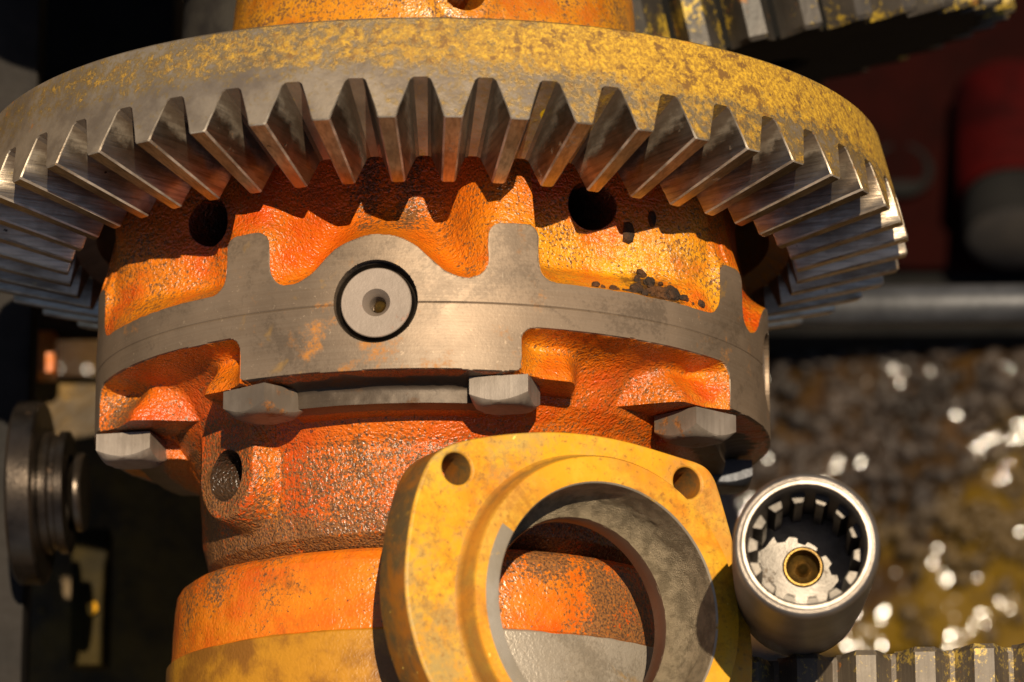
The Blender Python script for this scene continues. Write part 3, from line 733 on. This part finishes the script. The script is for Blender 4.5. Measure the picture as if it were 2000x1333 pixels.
def plate(thick=0.085):
    cu = bpy.data.curves.new('flange_plate', 'CURVE'); cu.dimensions = '2D'; cu.fill_mode = 'BOTH'; cu.extrude = thick / 2 * S; cu.bevel_depth = 0.006 * S; cu.bevel_resolution = 2; cu.offset = -0.006 * S
    def spl(pts):
        sp = cu.splines.new('POLY'); sp.points.add(len(pts) - 1)
        for i, (x, y) in enumerate(pts): sp.points[i].co = (x * S, y * S, 0, 1)
        sp.use_cyclic_u = True
    spl(poly)
    an = np.linspace(0, 2 * math.pi, 97)[:-1]
    spl([(0.24 * math.cos(a), 0.24 * math.sin(a)) for a in an])
    for x, y in hol: spl([(x + 0.0285 * math.cos(a), y + 0.0285 * math.sin(a)) for a in an[::2]])
    co = bpy.data.objects.new('flange_plate', cu); col.objects.link(co)
    dg = bpy.context.evaluated_depsgraph_get(); me = bpy.data.meshes.new_from_object(co.evaluated_get(dg))
    bpy.data.objects.remove(co)
    n = len(me.vertices); v = np.empty(n * 3); me.vertices.foreach_get('co', v); v = v.reshape(-1, 3) / S
    v[:, 2] -= thick / 2 + 0.006
    Ff = [tuple(p.vertices) for p in me.polygons]
    return v, Ff
pv, pf = plate()
gatt = np.full(len(pv), 0.75)
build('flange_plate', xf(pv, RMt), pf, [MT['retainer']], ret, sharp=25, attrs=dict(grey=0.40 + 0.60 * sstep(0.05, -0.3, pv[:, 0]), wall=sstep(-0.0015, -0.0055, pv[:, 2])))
# raised ring and bore
def bare_arc(i):
    return 52 + 2 * math.sin(i) < i < 92 + 2 * math.sin(i * 1.7)
Vr, Fr = lathe([(0.290, -0.004), (0.281, 0.0015), (0.2755, 0.010), (0.273, 0.042), (0.269, 0.048), (0.250, 0.050)], 128, RMt)
build('raised_ring', Vr, Fr, [MT['retainer']], ret, sharp=40, attrs=dict(grey=np.full(len(Vr), 0.25), wall=np.repeat([0.2, 0.5, 0.8, 0.6, 0.0, 0.0], 128)))  # outer side of the ring carries the same painted-in dimness
Vr, Fr = lathe([(0.250, 0.050), (0.236, 0.0505), (0.2245, 0.0495), (0.222, 0.046)], 128, RMt)
build('ring_lip', Vr, Fr, [MT['retainer'], MT['rimsteel']], ret, sharp=40, attrs=dict(grey=np.full(len(Vr), 0.15)), fmat=[1 if (f[0] // 128 == 2 or (bare_arc(f[0] % 128))) else 0 for f in Fr])
def rough_bore():
    pr = [(0.222, 0.046), (0.2215, 0.03), (0.221, 0.015), (0.2205, 0.0)] + [(0.2205 - 0.0385 * (1 - math.cos(q * math.pi / 2)), -0.058 * math.sin(q * math.pi / 2)) for q in np.linspace(0.06, 1, 20)]
    Vv, Ff = lathe(pr, 200, None)
    n = vnoise(Vv, 60, 3) * 0.0026 + vnoise(Vv, 140, 4) * 0.0014
    fade = sstep(0.012, -0.012, Vv[:, 2]); rr = np.hypot(Vv[:, 0], Vv[:, 1])
    Vv[:, :2] *= (1 + n * fade / rr)[:, None]
    return xf(Vv, RMt), Ff
Vv, Ff = rough_bore(); build('bore_wall', Vv, Ff, [MT['castgrey']], ret, sharp=60)
Vv, Ff = lathe([(0.1825, -0.057), (0.180, -0.060), (0.180, -0.092), (0.186, -0.096), (0.235, -0.096), (0.245, -0.07)], 128, RMt)
build('bearing_seat', Vv, Ff, [MT['borebrown']], ret, sharp=40)

# ------------------------------------------------------------------ splined sleeve
SC = at_z(1575, 1064, 0.95)
SA = (cR * -0.05 + cU * 0.20 + back * 0.97).normalized()
slv = empty('splined_sleeve', SC - SA * 0.62, 'round steel sleeve with internal splines standing beside the yellow flange', 'sleeve')
SM = frame(SC, SA, (0, 1, 0))
Vv, Ff = lathe([(0.0, -0.62), (0.104, -0.62), (0.113, -0.61), (0.119, -0.45), (0.1235, -0.20), (0.1245, -0.03), (0.1235, -0.012)], 96, SM)
build('sleeve_wall', Vv, Ff, [MT['sleeve']], slv, sharp=40)
Vv, Ff = lathe([(0.1235, -0.012), (0.121, -0.004), (0.1175, -0.001), (0.114, -0.003), (0.1125, -0.003), (0.108, 0.0), (0.1035, -0.001), (0.1005, -0.008), (0.0985, -0.012)], 96, SM)
build('sleeve_rim', Vv, Ff, [MT['bright']], slv, sharp=50)
Vv, Ff = lathe([(0.0985, -0.012), (0.097, -0.06), (0.0955, -0.066), (0.0955, -0.32), (0.090, -0.322)], 96, SM)
build('sleeve_bore', Vv, Ff, [MT['sleeve']], slv, sharp=40)
def spline_tooth():
    P = []
    for z, sh in ((-0.062, 0.003), (-0.066, 0.0), (-0.32, 0.0)):
        for x, r in ((-0.0130, 0.0965), (-0.0070, 0.0790 + sh), (0.0070, 0.0790 + sh), (0.0130, 0.0965)): P.append((x, r, z))
    Ff = [(0, 1, 2, 3)]
    for i in range(2):
        for j in range(3): Ff.append((i * 4 + j, (i + 1) * 4 + j, (i + 1) * 4 + j + 1, i * 4 + j + 1))
    return P, Ff
Pv, Pf = spline_tooth()
sp0 = None
for k in range(14):
    if sp0 is None: sp0 = o = build('spline_tooth', Pv, Pf, [MT['inner']], None, sharp=25)
    else: o = sp0.copy(); col.objects.link(o)
    o.parent = slv
    mm = Matrix.Translation(-(SC - SA * 0.62) * S) @ Matrix.Translation(SC * S) @ frame((0, 0, 0), SA, (0, 1, 0)) @ Matrix.Rotation(k * 2 * math.pi / 14 + 0.12, 4, 'Z')
    o.matrix_local = mm
Vv, Ff = lathe([(0.094, -0.262), (0.080, -0.260), (0.036, -0.259), (0.034, -0.262)], 96, SM); build('sleeve_floor', Vv, Ff, [MT['floorsteel']], slv, sharp=40)
Vv, Ff = lathe([(0.035, -0.262), (0.033, -0.255), (0.030, -0.255), (0.029, -0.262), (0.026, -0.285), (0.014, -0.292), (0.008, -0.280), (0.0, -0.276)], 64, SM); build('plug', Vv, Ff, [MT['brass']], slv, sharp=40)

# ------------------------------------------------------------------ toothed rack, lower right
def rack():
    o0 = at_z(1850, 1260, 0.40)
    root = empty('toothed_rack', (o0.x, o0.y - 0.2, 0.05), 'rusty steel rack with upright teeth in the bottom right corner', 'toothed rack')
    ax = Vector((0.05, 0.9987, 0)).normalized()      # along the teeth
    al = Vector((0.9987, -0.05 + 0.10, 0.03)).normalized()
    nz = al.cross(ax).normalized()
    m = Matrix((al, ax, nz)).transposed().to_4x4(); m.translation = o0
    p = 0.1065; x0 = -0.36
    V_, F_ = box((0.30, -0.45, -0.165), (0.72, 0.45, 0.11), None, 0.008); build('rack_bar', xf(V_, m), F_, [MT['rack']], root, sharp=30)
    secs = []
    def sec(y, ins):
        return [(-0.051, y, -0.058), (-0.045 + ins, y, -0.050), (-0.021 + ins * .5, y, -0.004), (-0.018 + ins, y, 0.0 - ins), (0.018 - ins, y, 0.0 - ins), (0.021 - ins * .5, y, -0.004), (0.045 - ins, y, -0.050), (0.051, y, -0.058)]
    Vt = sec(0.0, 0.007) + sec(-0.010, 0.0) + sec(-0.9, 0.0); n = 8; Ft = []
    for i in range(2):
        for j in range(n - 1): Ft.append((i * n + j, i * n + j + 1, (i + 1) * n + j + 1, (i + 1) * n + j))
    Ft.append(tuple(range(n))[::-1])
    first = None
    for k in range(13):
        if first is None: first = o = build('tooth', Vt, Ft, [MT['rack']], None, sharp=25)
        else: o = first.copy(); col.objects.link(o)
        o.parent = root
        mm = m @ Matrix.Translation((x0 + k * p, 0.0, 0)); 
        loc = mm.translation.copy(); q = mm.to_3x3().to_4x4()
        o.matrix_local = Matrix.Translation(loc * S - root.location) @ q
rack()

# ------------------------------------------------------------------ spur gear, upper right
def spur():
    ax = (cR * -0.22 + cU * 0.96 + back * -0.045).normalized()
    c = at_z(1420, 92, -0.2); Rg = 0.68
    # centre of the lower face: straight behind the nearest rim point
    toward = (back - ax * back.dot(ax)).normalized()
    cen = c - toward * Rg
    root = empty('spur_gear', cen, 'big dark spur gear flecked with yellow above the right of the ring gear', 'gear')
    m = frame(cen, ax, (0, 0, 1))
    N = 36; rr = Rg - 0.075
    Vv, Ff = lathe([(0.20, 0.012), (0.22, 0.0), (rr - 0.01, 0.0), (rr, 0.006), (rr, 0.42), (0.20, 0.43), (0.20, 0.012)], N * 6, m)
    build('gear_body', Vv, Ff, [MT['black']], root, sharp=30)  # black body stands for the shaded underside of the gear
    def sec(z, ins):
        pts = [(-0.047, rr - 0.004), (-0.036 + ins, rr + 0.02), (-0.023 + ins, Rg - 0.006), (-0.019 + ins, Rg - ins), (0.019 - ins, Rg - ins), (0.023 - ins, Rg - 0.006), (0.036 - ins, rr + 0.02), (0.047, rr - 0.004)]
        return [(x, r, z) for x, r in pts]
    Vt = sec(0.0, 0.006) + sec(0.010, 0.0) + sec(0.42, 0.0); n = 8; Ft = []; fmt = []
    for i in range(2):
        for j in range(n - 1): Ft.append((i * n + j, i * n + j + 1, (i + 1) * n + j + 1, (i + 1) * n + j)); fmt.append(0)
    Ft.append(tuple(range(n))[::-1]); fmt.append(1)  # lower tooth ends black as well, their shade put into the colour
    first = None
    ph0 = 0.045
    for k in range(N):
        if first is None: first = o = build('tooth', Vt, Ft, [MT['spur'], MT['black']], None, sharp=25, fmat=fmt)
        else: o = first.copy(); col.objects.link(o)
        o.parent = root
        o.matrix_local = m.to_3x3().to_4x4() @ Matrix.Rotation(ph0 + k * 2 * math.pi / N, 4, 'Z')
spur()

# ------------------------------------------------------------------ dark collar left of the neck
cp = at_z(440, 20, -0.25)
o = empty('steel_collar', (cp.x + 0.05, cp.y, -0.6), 'dark grey steel collar left of the orange neck, behind the ring gear', 'collar')
m = frame((cp.x + 0.10, cp.y - 0.35, -0.42), (0.06, 1, 0.05), (0, 0, 1))
Vv, Ff = lathe([(0.0, 0.0), (0.21, 0.0), (0.22, 0.01), (0.22, 0.55), (0.16, 0.56), (0.16, 0.9), (0, 0.9)], 64, m); build('collar_wall', Vv, Ff, [MT['collar']], o, sharp=35)

# ------------------------------------------------------------------ blurred things on the left
c0 = at_z(55, 950, -0.55)
root = empty('stepped_hub', (c0.x, c0.y, -0.8), 'shiny stepped steel hub lying on its side behind the lower left, out of focus', 'hub')
m = frame((c0.x - 0.028, c0.y, -0.62), (1, 0.0, 0.04), (0, 1, 0))
Vv, Ff = lathe([(0.0, 0.0), (0.185, 0.0), (0.192, 0.006), (0.192, 0.05), (0.186, 0.056), (0.10, 0.056)], 96, m); build('large_disc', Vv, Ff, [MT['hubsteel']], root, sharp=40)
Vv, Ff = lathe([(0.10, 0.056), (0.128, 0.058), (0.128, 0.074), (0.120, 0.078), (0.120, 0.088), (0.128, 0.092), (0.128, 0.108), (0.08, 0.11)], 96, m); build('grooved_disc', Vv, Ff, [MT['hubsteel']], root, sharp=40)
Vv, Ff = lathe([(0.06, 0.11), (0.082, 0.125), (0.082, 0.135), (0.078, 0.14), (0.0, 0.14)], 96, m); build('small_disc', Vv, Ff, [MT['hubsteel']], root, sharp=40)

def beam(name, px0, py0, px1, py1, z, depth, mat, label, cat):
    """box beam whose front face spans the given place at height z"""
    a = at_z(px0, py0, z); b = at_z(px1, py1, z)
    c = ((a.x + b.x) / 2, (a.y + b.y) / 2, z - depth / 2); h = (abs(b.x - a.x) / 2, abs(a.y - b.y) / 2, depth / 2)
    V_, F_ = box((0, 0, 0), h, None, 0.012); o = build(name, V_, F_, [MT[mat]], None, sharp=30); o.location = Vector(c) * S
    return tag(o, label, cat)
beam('steel_beam', -160, -400, 32, 1700, -0.75, 0.14, 'greybar', 'grey upright steel bar down the left edge, out of focus', 'steel bar')
beam('steel_beam', -300, -90, 330, 560, -1.10, 0.5, 'black', 'black steel block in shadow behind the upper left of the ring gear', 'steel block')
beam('deck_plate', -500, 735, 1250, 1900, -1.70, 0.05, 'deck', 'dark oily steel deck plate under the lower left parts', 'deck plate')
beam('painted_bar', 140, 1030, 208, 1300, -1.45, 0.08, 'olive', 'short olive yellow painted bar on the dark deck, out of focus', 'painted bar')
beam('orange_block', 58, 605, 105, 728, -1.5, 0.1, 'orange', 'small orange block at the window between black steel on the left', 'block')
Vv, Ff = lump(3, 0.014); o = build('yellow_chip', Vv, Ff, [MT['retainer']], None); o.location = at_z(180, 1187, -1.42) * S; tag(o, 'small yellow paint chip on the olive bar', 'paint chip')

# ------------------------------------------------------------------ blurred things on the right
a = at_z(1300, 60, -4.25); b = at_z(2300, 525, -4.25)
root = empty('red_housing', ((a.x + b.x) / 2, b.y, -4.6), 'dark red machine housing in shadow behind the right of the ring gear', 'housing')
V_, F_ = box(((a.x + b.x) / 2, (a.y + b.y) / 2 + 0.25, -4.65), ((b.x - a.x) / 2, (a.y - b.y) / 2 + 0.25, 0.4), None, 0.03); build('housing_shell', V_, F_, [MT['darkred']], root, sharp=30)
hc = at_z(1760, 330, -4.24); Vv, Ff = lathe([(0.0, -0.02), (0.07, -0.02), (0.077, 0.012), (0.088, 0.014), (0.10, 0.0)], 40, frame(hc, (0, 0.3, 1)) ); build('port', Vv, Ff, [MT['black']], root, sharp=40)
rc = at_z(1985, 470, -3.95)
root = empty('red_cylinder', (rc.x, rc.y, -3.9), 'red cylinder with a black band and cream end at the right edge', 'cylinder')
ca = Vector((-0.05, -0.93, 0.37)).normalized(); m = frame(rc, ca, (1, 0, 0))
Vv, Ff = lathe([(0.178, -0.55), (0.178, -0.17), (0.162, -0.15)], 64, m); build('cylinder_wall', Vv, Ff, [MT['red']], root, sharp=40)
Vv, Ff = lathe([(0.148, -0.16), (0.154, -0.14), (0.154, -0.02), (0.146, -0.008)], 64, m); build('black_band', Vv, Ff, [MT['black']], root, sharp=40)
Vv, Ff = lathe([(0.146, -0.008), (0.12, 0.006), (0.0, 0.012)], 64, m); build('end_cap', Vv, Ff, [MT['cream']], root, sharp=40)
ba = at_z(1500, 600, -1.75); bb = at_z(2300, 592, -1.75)
m = frame(ba, (bb - ba), (0, 0, 1)); ln = (bb - ba).length
Vv, Ff = lathe([(0.0, 0.0), (0.045, 0.0), (0.05, 0.006), (0.05, ln)], 40, m); o = build('steel_tube', Vv, Ff, [MT['pale']], None, sharp=40)
tag(o, 'pale steel tube lying across behind the right of the ring gear', 'tube')
beam('steel_beam', 1380, 520, 2500, 572, -4.3, 0.4, 'black', 'black steel beam under the dark red housing, above the pale tube', 'steel beam')
beam('steel_beam', 1380, 622, 2500, 650, -4.35, 0.4, 'black', 'black steel beam just below the pale tube', 'steel beam')

# ------------------------------------------------------------------ added unseen drum above the frame, shading the upper left
root = empty('shade_drum', (0, 1.05, -0.95), 'added dark drum above the frame, out of view, shading the upper left', 'shade drum')
Ym = Matrix(((0, 1, 0), (0, 0, 1), (1, 0, 0))).to_4x4()
Vv, Ff = lathe([(0.30, 0.56), (0.31, 0.76), (0.40, 0.78), (0.90, 0.79), (0.95, 0.82), (0.95, 1.30), (0.90, 1.34), (0.0, 1.35)], 96, Ym); build('drum_shell', Vv, Ff, [MT['collar']], root, sharp=35)

def block(name, c, h, mat, label, cat):
    V_, F_ = box((0, 0, 0), h, None, 0.01); o = build(name, V_, F_, [MT[mat]], None, sharp=30); o.location = Vector(c) * S
    tag(o, label, cat)
block('support_beam', (0.0, -0.1, -1.30), (0.14, 1.3, 0.374), 'black', 'black beam carrying the ring gear from below', 'beam')
block('support_block', (0.0, -0.97, -0.72), (0.11, 0.26, 0.203), 'black', 'black block under the orange drum', 'block')
block('rack_support', (1.25, -1.25, -0.76), (0.30, 0.25, 0.94), 'black', 'black post under the toothed rack', 'post')
